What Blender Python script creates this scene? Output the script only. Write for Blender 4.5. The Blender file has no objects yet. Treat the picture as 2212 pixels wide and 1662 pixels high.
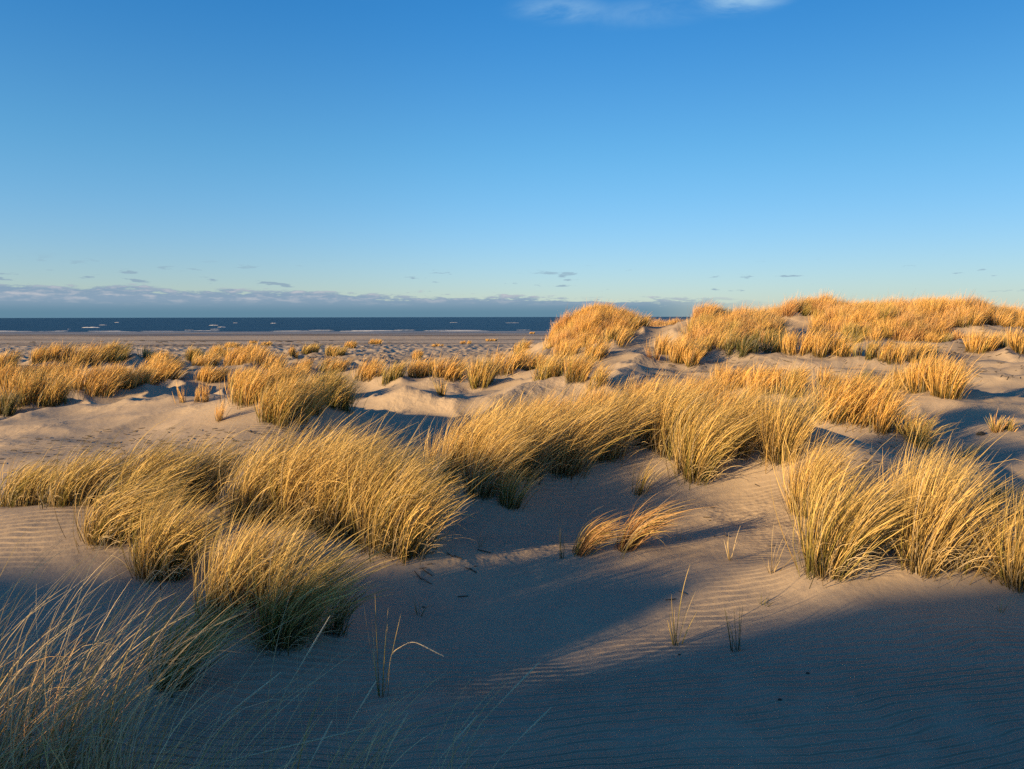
import bpy, math, random
import numpy as np

# ------------------------------------------------------------------ camera frame
SCN = bpy.context.scene
COL = SCN.collection
ZC = 4.3                      # eye height above the sea
EYE = np.array([0.0, 0.0, ZC])
F = 1670.0                    # focal length in units of the 2212-wide photograph
CX, CY = 1106.0, 831.0
PITCH = math.atan2(CY - 685.0, F)
SUN_AZ = (0.85, 0.53)         # the way the light travels over the ground
SUN_EL = 10.5

def ray(u, v):
    xd, yd = (u - CX) / F, (v - CY) / F
    c, s = math.cos(PITCH), math.sin(PITCH)
    d = np.array([xd, c - yd * s, -s - yd * c])
    return d / np.linalg.norm(d)

# ------------------------------------------------------------------ noise
def _hash(ix, iy, seed):
    h = (ix.astype(np.int64) * 374761393 + iy.astype(np.int64) * 668265263 + seed * 974634777) & 0xFFFFFFFF
    h = ((h ^ (h >> 13)) * 1274126177) & 0xFFFFFFFF
    h = h ^ (h >> 16)
    return (h & 0xFFFF) / 65535.0 * 2 * np.pi

def noise(x, y, seed=0):
    ix, iy = np.floor(x), np.floor(y)
    fx, fy = x - ix, y - iy
    ux = fx * fx * fx * (fx * (fx * 6 - 15) + 10)
    uy = fy * fy * fy * (fy * (fy * 6 - 15) + 10)
    def g(dx, dy):
        a = _hash(ix + dx, iy + dy, seed)
        return np.cos(a) * (fx - dx) + np.sin(a) * (fy - dy)
    n0 = g(0, 0) * (1 - ux) + g(1, 0) * ux
    n1 = g(0, 1) * (1 - ux) + g(1, 1) * ux
    return (n0 * (1 - uy) + n1 * uy) * 1.5

def fbm(x, y, seed=0, octaves=3):
    t, a = 0, 1.0
    for k in range(octaves):
        t = t + a * noise(x * 2 ** k, y * 2 ** k, seed + k * 17)
        a *= 0.5
    return t

def sstep(a, b, x):
    t = np.clip((x - a) / (b - a), 0, 1)
    return t * t * (3 - 2 * t)

# ------------------------------------------------------------------ terrain
PROF_Y = [-60, -20, -6, 0, 2, 3.5, 5, 7, 9, 12, 18, 25, 40, 60, 100, 170, 240, 320, 600, 3000]
PROF_Z = [-1.6, -1.6, -1.65, -1.75, -1.98, -2.1, -2.1, -2.02, -2.0, -2.02, -2.08, -2.12, -2.3, -2.75, -3.45, -4.02, -4.32, -5.2, -8, -12]
_py = np.linspace(-60, 320, 3801)
_pz = np.interp(_py, PROF_Y, PROF_Z)
_k = np.hanning(41); _k /= _k.sum()
_pz = np.convolve(np.pad(_pz, 20, mode='edge'), _k, mode='valid')
_pz = np.where(_py > 100, np.interp(_py, PROF_Y, PROF_Z), _pz)

# dunes: (column in the photo, distance, half width across, half depth, turn in degrees, height)
MOUNDS = [
    (1275, 30.0, 1.15, 1.6, 0, 0.84), (1550, 28.0, 1.6, 1.7, 0, 0.78), (1430, 37.0, 2.2, 2.0, 0, 0.30),
    (1750, 34.0, 2.4, 2.6, 0, 0.74), (2010, 32.0, 2.6, 2.6, 0, 0.90), (2230, 34.0, 2.6, 2.6, 0, 0.45),
    (1880, 38.0, 5.0, 2.6, 0, 0.25), (1705, 30.2, .7, 1.3, 0, -0.42), (1872, 33.0, .8, 1.6, 0, -0.34), (2140, 32.0, .7, 1.4, 0, -0.30),
    (620, 12.8, 1.1, 1.5, 12, 0.50), (360, 14.5, 1.9, 1.5, 0, 0.42), (905, 12.2, 1.1, 1.5, 0, -0.30),
    (480, 26.0, 2.0, 2.0, 0, 0.50), (200, 33.0, 2.5, 2.0, 0, 0.45), (90, 31.0, 2.5, 2.0, 0, 0.2),
    (700, 24.0, 2.2, 1.2, 0, 0.40), (850, 24.0, 1.2, 1.3, 0, 0.45), (1010, 22.0, 1.0, 1.0, 0, 0.30),
    (1070, 23.5, 0.8, 0.9, 0, 0.30), (895, 17.0, 0.55, 0.6, 20, 0.22), (1060, 17.5, 2.4, 1.2, 0, 0.25),
    (1000, 8.6, 0.7, 0.8, 20, 0.10), (1420, 9.5, 1.7, 0.9, -6, 0.38), (1690, 9.2, 0.45, 0.5, 0, 0.16),
    (1870, 8.6, 0.8, 0.9, 0, 0.42), (2130, 9.6, 1.1, 1.4, 0, -0.22), (60, 6.6, 1.1, 0.8, 0, 0.22),
    (1120, 5.4, 0.9, 1.1, 0, -0.14), (1640, 12.8, 1.2, 0.9, 0, 0.36), (1990, 15.2, 1.3, 1.0, 0, 0.22),
    (330, 10.0, 2.2, 1.6, 0, 0.14), (1760, 6.0, 0.6, 0.5, 0, 0.05),
]
_M = []
for (u, yd, sx, sy, rot, h) in MOUNDS:
    _M.append(((u - CX) / F * yd, yd, sx, sy, math.radians(rot), h))
SUN_GAP = .42
HUM = []                                   # hummocks of sand caught by each tussock

def gauss_add(z, x, y, cx, cy, sx, sy, r, h):
    m = (np.abs(x - cx) < 3.6 * max(sx, sy)) & (np.abs(y - cy) < 3.6 * max(sx, sy))
    if not m.any():
        return
    dx, dy = x[m] - cx, y[m] - cy
    a, b = dx * math.cos(r) + dy * math.sin(r), -dx * math.sin(r) + dy * math.cos(r)
    z[m] += h * np.exp(-(a / sx) ** 2 / 2 - (b / sy) ** 2 / 2)

def height(x, y, hum=True):
    """height of the sand above the sea"""
    x = np.atleast_1d(np.asarray(x, float)); y = np.atleast_1d(np.asarray(y, float))
    z = np.where(y < 319, np.interp(y, _py, _pz), np.interp(y, PROF_Y, PROF_Z))
    ya = np.maximum(y, 1.0)
    u = CX + F * x / ya
    # the ground climbs towards the dunes on the right
    rise = np.interp(y, [8, 12, 18, 22, 28, 33, 40, 60, 85], [0, 0.12, 0.42, 0.72, 1.22, 1.4, 1.3, 0.5, 0])
    side = sstep(-4.5, 4.0, x - 0.05 * (y - 20))
    z = z + rise * side
    for m in _M:
        gauss_add(z, x, y, *m)
    # the dune behind the photographer that keeps the foreground in shade
    g = x - 1.604 * (y + 6.0)            # crest gap and steps run along the sunlight, added to shape its shadow
    cr = 3.60 - SUN_GAP * np.exp(-((g + 16.9) / .50) ** 4) + .20 * sstep(-22.0, -21.0, g) * (1 - sstep(-18.9, -18.1, g)) + .27 * sstep(-18.9, -18.2, g) * (1 - sstep(-17.5, -17.2, g)) + .24 * sstep(-19.5, -22.5, g) + .16 * sstep(-16.3, -15.4, g) + .22 * noise(g / 2.3, y * 0 + 4.4, 5) + .15 * noise(g / 0.7, y * 0 + 1.4, 6)
    z = z + cr * np.exp(-((y + 6.0) / 1.9) ** 2 / 2) * sstep(-2.5, -8.5, x) * sstep(-46, -36, x)
    # small dunes and hollows
    w = sstep(2.5, 9, y) * (1 - sstep(55, 95, y))
    z = z + 0.10 * w * fbm(x / 4.2, y / 3.6, 11)
    wx = x + 0.5 * noise(x / 2.5, y / 2.5, 31)
    r = 1 - np.abs(noise(wx / 3.1, y / 2.4, 23)) * 2.2
    z = z + 0.27 * sstep(11, 17, y) * (1 - sstep(38, 60, y)) * (np.maximum(r, 0) ** 1.6 - 0.45)
    r2 = 1 - np.abs(noise(wx / 1.3, y / 1.1, 27)) * 2.2
    z = z + 0.065 * sstep(9, 16, y) * (1 - sstep(70, 120, y)) * (1 + 1.6 * sstep(28, 42, y)) * (np.maximum(r2, 0) ** 1.4 - 0.4)
    z = z + 0.016 * sstep(2, 6, y) * (1 - sstep(70, 130, y)) * fbm(x / 0.9, y / 0.7, 41)
    # beach plain: faint banks
    z = z + 0.10 * sstep(45, 70, y) * (1 - sstep(200, 225, y)) * fbm(x / 30, y / 9, 51)
    if hum:
        for (cx, cy, sx, sy, rr, h) in HUM:
            gauss_add(z, x, y, cx, cy, sx, sy, rr, h)
    return z + ZC

_T = np.concatenate([np.arange(1.5, 14, 0.22), np.arange(14, 60, 0.5), np.arange(60, 400, 4.0)])
def hit(u, v):
    """the point of the sand seen at a place of the photograph"""
    d = ray(u, v)
    ts = _T
    for step in (0, 1):
        p = EYE + ts[:, None] * d
        below = p[:, 2] < height(p[:, 0], p[:, 1])
        i = int(np.argmax(below)) if below.any() else len(ts) - 1
        if step == 0:
            ts = np.linspace(ts[max(i - 1, 0)], ts[i], 16)
    return p[i]

# ------------------------------------------------------------------ helpers
def add_mesh(name, verts, faces, mat, parent=None, loc=(0, 0, 0), attrs=None, smooth=True):
    """verts (n,3); faces (m,4) or (m,3) arrays -> one linked mesh object"""
    me = bpy.data.meshes.new(name)
    verts = np.ascontiguousarray(verts, np.float32)
    faces = np.ascontiguousarray(faces, np.int32)
    n, k = len(faces), faces.shape[1]
    me.vertices.add(len(verts)); me.vertices.foreach_set('co', verts.ravel())
    me.loops.add(n * k); me.loops.foreach_set('vertex_index', faces.ravel())
    me.polygons.add(n)
    me.polygons.foreach_set('loop_start', np.arange(0, n * k, k, dtype=np.int32))
    if smooth:
        me.polygons.foreach_set('use_smooth', np.ones(n, bool))
    for an, av in (attrs or {}).items():
        a = me.attributes.new(an, 'FLOAT', 'POINT')
        a.data.foreach_set('value', np.ascontiguousarray(av, np.float32))
    me.update(calc_edges=True)
    me.materials.append(mat)
    o = bpy.data.objects.new(name, me)
    o.location = loc
    if parent is not None:
        o.parent = parent
    COL.objects.link(o)
    return o

def tag(o, label=None, cat=None, group=None, kind=None):
    for k, v in (('label', label), ('category', cat), ('group', group), ('kind', kind)):
        if v:
            o[k] = v
    return o

def new_mat(name):
    m = bpy.data.materials.new(name); m.use_nodes = True
    nt = m.node_tree; nt.nodes.clear()
    return m, nt
class NT:
    def __init__(s, nt): s.nt = nt
    def n(s, typ, ins=None, **kw):
        nd = s.nt.nodes.new(typ)
        for k, v in kw.items(): setattr(nd, k, v)
        for k, v in (ins or {}).items():
            if isinstance(v, bpy.types.NodeSocket): s.nt.links.new(v, nd.inputs[k])
            else: nd.inputs[k].default_value = v
        return nd
    def m(s, op, a, b=0.0, c=0.0, clamp=False):
        nd = s.n('ShaderNodeMath', {0: a, 1: b, 2: c}, operation=op, use_clamp=clamp)
        return nd.outputs[0]
    def mix(s, f, a, b, blend='MIX'):
        nd = s.n('ShaderNodeMix', data_type='RGBA', blend_type=blend)
        for i, v in ((0, f), (6, a), (7, b)):
            if isinstance(v, bpy.types.NodeSocket): s.nt.links.new(v, nd.inputs[i])
            else: nd.inputs[i].default_value = v
        return nd.outputs[2]
    def ss(s, x, a, b):
        nd = s.n('ShaderNodeMapRange', {0: x, 1: a, 2: b, 3: 0.0, 4: 1.0}, interpolation_type='SMOOTHSTEP')
        return nd.outputs[0]
    def noise(s, vec, scale, detail=2.0, rough=0.5, dist=0.0):
        return s.n('ShaderNodeTexNoise', {'Vector': vec, 'Scale': scale, 'Detail': detail, 'Roughness': rough, 'Distortion': dist}).outputs[0]
    def scale(s, vec, v3):
        return s.n('ShaderNodeVectorMath', {0: vec, 1: v3}, operation='MULTIPLY').outputs[0]
def rgb(*c): return (c[0], c[1], c[2], 1.0)

# ------------------------------------------------------------------ materials
def sand_material():
    m, nt = new_mat('sand'); N = NT(nt)
    pos = N.n('ShaderNodeNewGeometry').outputs['Position']
    sep = N.n('ShaderNodeSeparateXYZ', {0: pos})
    X, Y, Z = sep.outputs
    # colour: pale quartz sand, a little mottled; grey-brown wet and shelly bands on the beach plain
    n1 = N.noise(pos, 0.6, 4); n2 = N.noise(pos, 9.0, 3); n3 = N.noise(pos, 260.0, 2)
    c = N.mix(N.ss(n1, 0.35, 0.7), rgb(.37, .295, .215), rgb(.43, .335, .235))
    c = N.mix(N.m('MULTIPLY', N.ss(n2, 0.45, 0.75), .35), c, rgb(.31, .26, .21))
    c = N.mix(N.m('MULTIPLY', N.ss(n3, 0.55, 0.72), .3), c, rgb(.22, .18, .15))
    bnd = N.noise(N.scale(pos, (.007, .038, 0)), 1.0, 5, .62)
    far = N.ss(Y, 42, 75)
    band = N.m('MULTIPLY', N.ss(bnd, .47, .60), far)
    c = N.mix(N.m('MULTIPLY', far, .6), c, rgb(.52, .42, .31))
    c = N.mix(N.m('MULTIPLY', band, .8), c, rgb(.12, .09, .072))
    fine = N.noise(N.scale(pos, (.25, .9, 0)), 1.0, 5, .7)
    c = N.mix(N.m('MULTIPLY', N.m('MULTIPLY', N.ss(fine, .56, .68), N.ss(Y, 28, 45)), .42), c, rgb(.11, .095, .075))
    wet = N.ss(Z, .40, .10)
    c = N.mix(N.m('MULTIPLY', wet, .65), c, rgb(.13, .11, .09))
    # wind ripples: crests across the slope, bent by noise, in patches
    wn = N.noise(pos, .45, 2); wn2 = N.noise(pos, 2.2, 2)
    yy = N.m('ADD', Y, N.m('MULTIPLY', wn, .75)); yy = N.m('ADD', yy, N.m('MULTIPLY', wn2, .10)); yy = N.m('ADD', yy, N.m('MULTIPLY', N.noise(pos, 8.0, 1), .014))
    yy = N.m('ADD', yy, N.m('MULTIPLY', X, -.10))
    ph = N.m('MULTIPLY', yy, 2 * math.pi / .072)
    rip = N.m('SINE', ph); rip = N.m('MULTIPLY', N.m('ADD', rip, N.m('MULTIPLY', N.m('SINE', N.m('MULTIPLY', ph, 2.0)), .25)), .5)
    patch = N.m('MULTIPLY', N.ss(N.noise(pos, .42, 3), .46, .66), N.m('SUBTRACT', 1.0, N.ss(Y, 11, 24)))
    patch = N.m('MAXIMUM', N.m('MULTIPLY', patch, .6), N.m('MULTIPLY', 1.6, N.m('SUBTRACT', 1.0, N.ss(N.m('ADD', Y, N.m('MULTIPLY', wn, 1.2)), 4.7, 6.0))))
    patch = N.m('MULTIPLY', patch, N.m('MULTIPLY_ADD', N.ss(N.noise(pos, 3.0, 3), .30, .60), .6, .4))
    h = N.m('MULTIPLY', N.m('MULTIPLY', rip, patch), .0160)
    h = N.m('ADD', h, N.m('MULTIPLY', N.noise(pos, 14.0, 3, .5), .006))
    h = N.m('ADD', h, N.m('MULTIPLY', N.noise(pos, 70.0, 2, .5), .0009))
    scuff = N.ss(N.noise(pos, .55, 2), .50, .62)
    h = N.m('ADD', h, N.m('MULTIPLY', N.m('MULTIPLY', N.noise(pos, 3.6, 3, .6), scuff), .05))
    bump = N.n('ShaderNodeBump', {'Height': h, 'Strength': 1.0, 'Distance': 1.0})
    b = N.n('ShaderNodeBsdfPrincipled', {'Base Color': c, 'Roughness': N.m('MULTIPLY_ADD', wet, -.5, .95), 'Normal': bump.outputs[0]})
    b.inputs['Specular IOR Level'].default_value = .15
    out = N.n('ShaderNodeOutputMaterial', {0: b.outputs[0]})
    return m

def grass_material(name, low, mid, high, trans=.27, olive=0.0):
    """'t' runs 0..1 up a blade, 'rnd' is one number per blade"""
    m, nt = new_mat(name); N = NT(nt)
    t = N.n('ShaderNodeAttribute', attribute_name='t').outputs['Fac']
    r = N.n('ShaderNodeAttribute', attribute_name='rnd').outputs['Fac']
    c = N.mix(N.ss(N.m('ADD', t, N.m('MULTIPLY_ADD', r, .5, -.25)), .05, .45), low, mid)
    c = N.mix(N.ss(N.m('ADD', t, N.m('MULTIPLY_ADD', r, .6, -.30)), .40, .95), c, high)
    oi = N.n('ShaderNodeObjectInfo').outputs['Random']
    c = N.mix(N.m('MULTIPLY', N.ss(oi, .35, 1.0), olive), c, N.mix(t, rgb(.11, .10, .035), rgb(.40, .31, .12)))
    grey = N.ss(N.m('FRACT', N.m('MULTIPLY', r, 23.7)), .86, .92)
    c = N.mix(N.m('MULTIPLY', grey, .7), c, rgb(.40, .35, .27))
    v = N.m('MULTIPLY_ADD', N.m('FRACT', N.m('MULTIPLY', r, 7.31)), .60, .65)
    c = N.mix(1.0, c, N.n('ShaderNodeCombineColor', {0: v, 1: v, 2: v}).outputs[0], 'MULTIPLY')
    b = N.n('ShaderNodeBsdfPrincipled', {'Base Color': c, 'Roughness': .55})
    b.inputs['Specular IOR Level'].default_value = .25
    tr = N.n('ShaderNodeBsdfTranslucent', {'Color': c})
    mx = N.n('ShaderNodeMixShader', {0: trans, 1: b.outputs[0], 2: tr.outputs[0]})
    N.n('ShaderNodeOutputMaterial', {0: mx.outputs[0]})
    return m

def sea_material():
    m, nt = new_mat('sea_water'); N = NT(nt)
    pos = N.n('ShaderNodeNewGeometry').outputs['Position']
    w = N.noise(N.scale(pos, (.06, .22, 0)), 1.0, 5, .6)
    w2 = N.noise(N.scale(pos, (.012, .06, 0)), 1.0, 4, .6)
    c = N.mix(N.ss(N.m('MULTIPLY_ADD', w, .6, N.m('MULTIPLY', w2, .4)), .36, .64), rgb(.003, .022, .062), rgb(.011, .055, .125))
    h = N.m('ADD', N.m('MULTIPLY', w, .5), N.m('MULTIPLY', w2, .8))
    bump = N.n('ShaderNodeBump', {'Height': h, 'Strength': 1.0, 'Distance': 1.0})
    b = N.n('ShaderNodeBsdfPrincipled', {'Base Color': c, 'Roughness': .35, 'IOR': 1.33, 'Normal': bump.outputs[0]})
    b.inputs['Specular IOR Level'].default_value = .01
    N.n('ShaderNodeOutputMaterial', {0: b.outputs[0]})
    return m

def plain_material(name, c, rough=.9):
    m, nt = new_mat(name); N = NT(nt)
    pos = N.n('ShaderNodeNewGeometry').outputs['Position']
    n = N.noise(pos, 30.0, 4)
    cc = N.mix(n, rgb(*[x * .6 for x in c]), rgb(*[min(1, x * 1.35) for x in c]))
    b = N.n('ShaderNodeBsdfPrincipled', {'Base Color': cc, 'Roughness': rough})
    N.n('ShaderNodeOutputMaterial', {0: b.outputs[0]})
    return m

SAND = sand_material()
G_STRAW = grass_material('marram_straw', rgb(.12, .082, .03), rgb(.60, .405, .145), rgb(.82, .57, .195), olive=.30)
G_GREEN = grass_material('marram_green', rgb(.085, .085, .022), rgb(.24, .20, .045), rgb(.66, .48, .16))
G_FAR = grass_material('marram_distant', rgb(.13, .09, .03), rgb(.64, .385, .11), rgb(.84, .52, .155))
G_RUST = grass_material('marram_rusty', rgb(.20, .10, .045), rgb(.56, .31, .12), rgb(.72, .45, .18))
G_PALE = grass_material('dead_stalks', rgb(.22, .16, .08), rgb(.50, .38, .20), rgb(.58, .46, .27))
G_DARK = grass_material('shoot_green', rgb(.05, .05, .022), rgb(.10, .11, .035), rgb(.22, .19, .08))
BLEACHED = grass_material('bleached_stalk', rgb(.40, .32, .18), rgb(.66, .54, .34), rgb(.74, .62, .42), .2)
SEA = sea_material()
FOAM = plain_material('foam', (.62, .64, .66))
TWIG = plain_material('dead_plant_litter', (.085, .065, .045))
STONE = plain_material('dark_pebble', (.03, .028, .026))

# ------------------------------------------------------------------ grass
WIND = np.array([0.97, 0.22, 0.0])

def blade_set(rng, roots, L, lean, spread, droop, nseg, width, ctr, R, stiff=1.6, lock=None, wind=WIND, even=False):
    """ribbons grown from roots (n,3); returns verts, faces, t, rnd"""
    n = len(roots)
    off = (roots[:, :2] - ctr[:2]) / max(R, .02)
    out = np.zeros((n, 3)); out[:, :2] = off * spread
    out[:, :2] += rng.normal(0, .10 + .10 * spread, (n, 2))
    if lock is not None:
        out[:, :2] += lock[:, :2]
    d0 = out + np.array([0, 0, 1.0]) + wind * lean * .12
    ln = L * (0.30 + 0.82 * rng.beta(2.5, 1.7, n))
    ln = ln * np.where(rng.uniform(0, 1, n) < .07, 1.28, 1.0)
    if even:
        ln = L * rng.uniform(.82, 1.0, n)
    ang = rng.normal(0, .30, n)
    ca, sa = np.cos(ang), np.sin(ang)
    wv = np.stack([wind[0] * ca - wind[1] * sa, wind[0] * sa + wind[1] * ca, np.zeros(n)], 1)
    wv = .8 * wv + .35 * out * np.array([1, 1, 0])
    ln_i = lean * rng.uniform(.55, 1.4, n)
    if lock is not None:
        ln_i = ln_i * lock[:, 2]
    dr = droop * rng.uniform(.3, 1.9, n) * np.where(rng.uniform(0, 1, n) < .06, 5.0, 1.0)
    P = np.zeros((n, nseg + 1, 3)); D = np.zeros((n, nseg + 1, 3))
    P[:, 0] = roots
    for k in range(nseg + 1):
        t = k / nseg
        d = d0 + wv * (ln_i * t ** stiff)[:, None]
        d[:, 2] -= dr * t ** 2.2
        d /= np.linalg.norm(d, axis=1)[:, None]
        D[:, k] = d
        if k < nseg:
            P[:, k + 1] = P[:, k] + d * (ln / nseg)[:, None]
    ra = rng.uniform(0, 2 * np.pi, n)
    rv = np.stack([np.cos(ra), np.sin(ra), .15 * np.ones(n)], 1)
    S = np.cross(D, rv[:, None, :])
    S /= (np.linalg.norm(S, axis=2, keepdims=True) + 1e-6)
    tt = np.linspace(0, 1, nseg + 1)
    wprof = (1 - tt) ** .55 * .9 + .10
    wprof[0] *= .8
    wd = (width * rng.uniform(.6, 1.35, n))[:, None] * wprof[None]
    A = P - S * wd[..., None] / 2; B = P + S * wd[..., None] / 2
    V = np.stack([A, B], 2).reshape(-1, 3)
    idx = np.arange(n)[:, None] * (nseg + 1) * 2 + np.arange(nseg)[None] * 2
    Fc = np.stack([idx, idx + 1, idx + 3, idx + 2], 2).reshape(-1, 4)
    T = np.broadcast_to(tt[None, :, None], (n, nseg + 1, 2)).reshape(-1)
    rn = np.broadcast_to(rng.uniform(0, 1, n)[:, None, None], (n, nseg + 1, 2)).reshape(-1)
    return V, Fc, T, rn

def roots_in(rng, n, cx, cy, rx, ry, rot, nl):
    """roots gathered in locks inside an ellipse on the sand"""
    a = rng.uniform(0, 2 * np.pi, nl); q = np.sqrt(rng.uniform(0, 1, nl)) * (1 - .25 * rng.uniform(0, 1, nl))
    lx, ly = q * np.cos(a) * rx, q * np.sin(a) * ry
    li = rng.integers(0, nl, n)
    s = (.16 * min(rx, ry) + .012) * np.where(rng.uniform(0, 1, n) < .07, 2.4, 1.0)
    x = lx[li] + rng.normal(0, 1, n) * s; y = ly[li] + rng.normal(0, 1, n) * s
    c, sn = math.cos(rot), math.sin(rot)
    X, Y = cx + x * c - y * sn, cy + x * sn + y * c
    lk = np.stack([rng.normal(0, .12, nl), rng.normal(0, .12, nl), rng.uniform(.55, 1.5, nl)], 1)[li]
    return X, Y, lk

# ---- table of tussocks: column, row of the root in the photo, length (m), half width across (m), half depth (m),
#      lean, droop, share of straw, blades, label
TUSS = []
def T(u, v, L, rx, ry, lean, droop, dry, n, label, group='marram tussocks on the dunes', rust=False, spread=.35):
    TUSS.append(dict(u=u, v=v, L=L, rx=rx, ry=ry, lean=lean, droop=droop, dry=dry, n=n, label=label, group=group, rust=rust, spread=spread))

# clump on the left, near
T(612, 1408, .82, .13, .12, .75, .35, .45, 620, 'near tussock fanning out from a narrow dark foot, in front of the left clump', spread=.75)
T(475, 1378, .74, .14, .12, .45, .25, .6, 420, 'slim upright tussock with dark foot just left of the fanned near tussock', spread=.5)
T(545, 1335, .74, .16, .14, .6, .25, .65, 420, 'straw tussock squeezed between the slim upright one and the fanned one', spread=.5)
T(716, 1385, .42, .12, .07, .5, .3, .1, 90, 'low dark green tuft in the shade right of the fanned near tussock')
T(345, 1258, .72, .20, .14, .7, .3, .45, 800, 'green and gold tussock with sharp dark foot at front left of the left clump', spread=.5)
T(238, 1175, .7, .22, .18, 1.4, .45, .55, 650, 'wind flattened tussock spilling sideways over the lit sand patch', spread=.5)
T(300, 1120, .72, .30, .20, .9, .3, .65, 800, 'bushy tussock behind the wind flattened one on the left')
T(165, 1108, .62, .30, .18, .8, .3, .6, 600, 'low yellow green tussock above the lit sand at left')
T(45, 1102, .55, .32, .16, .8, .3, .6, 550, 'low tussock cut by the left edge above the lit sand')
T(420, 1110, .72, .28, .20, .85, .3, .65, 650, 'open tussock filling the dip of the left clump outline')
T(555, 1150, .90, .28, .22, .8, .25, .8, 850, 'tall golden tussock at the left shoulder of the big left clump')
T(650, 1165, .98, .30, .22, .75, .25, .85, 1000, 'tallest golden tussock in the middle of the big left clump')
T(745, 1190, .95, .26, .2, .7, .25, .8, 900, 'golden tussock right of the tallest in the left clump')
T(818, 1212, .92, .22, .17, .6, .3, .75, 800, 'tussock with brown foot near the right end of the left clump')
T(878, 1226, .80, .18, .14, .55, .35, .65, 560, 'end tussock of the left clump, arching over the shaded hollow', spread=.55)
T(700, 1085, .80, .32, .25, .8, .3, .8, 700, 'rear golden tussock behind the tallest of the left clump')
T(805, 1105, .72, .26, .2, .8, .3, .75, 500, 'rear tussock behind the right end of the left clump')
T(362, 1500, .62, .10, .08, .7, .45, .25, 240, 'narrow dark tussock with arching tips in the shaded left foreground', spread=.6)
# broad clump in the middle
T(985, 1060, .88, .22, .18, .75, .22, .95, 850, 'leftmost orange tussock of the broad central clump')
T(1040, 1088, .92, .18, .14, .7, .25, .8, 700, 'tussock with dark hanging foot at front of the broad central clump')
T(1098, 1108, .52, .10, .08, .5, .25, .3, 180, 'thin dark tuft at the foot of the broad central clump')
T(1120, 1052, .92, .24, .18, .75, .22, .9, 850, 'golden tussock behind the thin dark tuft of the central clump')
T(1215, 1038, .92, .26, .18, .8, .22, .9, 850, 'golden tussock left of the middle of the central clump')
T(1305, 1012, .90, .26, .18, .8, .22, .85, 800, 'tussock in the middle of the central clump above the sand bank')
T(1395, 990, .88, .26, .2, .8, .25, .85, 750, 'tussock above the lit streak of the sand bank, central clump')
T(1450, 1012, .88, .18, .15, .6, .25, .6, 550, 'greenish tussock left of the deep footed one, central clump')
T(1500, 1046, .95, .20, .15, .6, .3, .55, 800, 'deep footed olive tussock at front right of the central clump', spread=.55)
T(1580, 1000, .82, .26, .2, .8, .3, .7, 750, 'right end tussock of the central clump bowing to the right', spread=.5)
T(1060, 990, .78, .34, .25, .75, .22, .95, 700, 'rear orange tussock at the left crest of the central clump')
T(1170, 965, .76, .36, .25, .75, .22, .95, 750, 'rear tussock on the left part of the central crest')
T(1280, 945, .74, .38, .25, .75, .22, .95, 750, 'rear tussock at the middle of the central crest')
T(1390, 930, .74, .38, .25, .75, .22, .95, 750, 'rear tussock at the top of the central crest')
T(1490, 925, .72, .36, .25, .75, .22, .9, 700, 'rear tussock right of the top of the central crest')
T(1580, 935, .64, .30, .25, .8, .25, .85, 550, 'rear tussock sloping off the right of the central crest')
T(1688, 1004, .84, .20, .16, .35, .25, .55, 620, 'separate upright fan of yellow green grass on a bright sand knoll', spread=.6)
T(1365, 1075, .45, .14, .08, .4, .2, .4, 40, 'thin see through tuft in front of the central sand bank')
T(930, 1012, .55, .16, .10, .4, .2, .95, 70, 'faint pale wisps left of the central clump')
# tussocks swept flat in the hollow
T(1248, 1206, .52, .07, .06, 1.7, .55, .7, 190, 'smaller of two swept tufts in the shaded hollow', rust=True, spread=.25)
T(1352, 1196, .66, .08, .07, 1.5, .55, .7, 260, 'larger of two swept tufts in the shaded hollow', rust=True, spread=.35)
# right hand clump
T(1745, 1118, .78, .16, .14, .55, .2, .85, 650, 'short rounded golden tussock at the back left of the right clump')
T(1782, 1266, .92, .15, .13, .6, .22, .55, 680, 'green footed tussock at the left corner of the right clump', spread=.45)
T(1845, 1245, 0.76, .18, .14, .85, .3, .8, 520, 'leaning golden tussock beside the green footed one, right clump')
T(1920, 1222, 0.64, .16, .14, .9, .3, .9, 340, 'golden tussock over the sand notch of the right clump')
T(1985, 1268, .98, .15, .13, .45, .2, .9, 720, 'tallest straight golden tussock of the right clump')
T(2050, 1268, 0.76, .18, .14, .6, .3, .9, 420, 'golden tussock right of the tallest in the right clump', spread=.5)
T(2098, 1280, 0.6, .14, .1, .8, .4, .85, 110, 'loose spraying tussock at the right end of the right clump', spread=.9)
T(1965, 1170, .88, .22, .18, .7, .25, .9, 620, 'rear golden tussock rising behind the tallest of the right clump')
T(2200, 1288, .82, .13, .12, .3, .25, .75, 420, 'bright spiky tussock cut by the right edge of the view', spread=.75)
T(2140, 1118, .40, .14, .08, .5, .3, .1, 110, 'sparse dark green tuft in shade behind the bright spiky tussock')
T(2205, 1140, .42, .12, .08, .4, .3, .15, 110, 'dark green tuft at the right edge above the spiky tussock')
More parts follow.
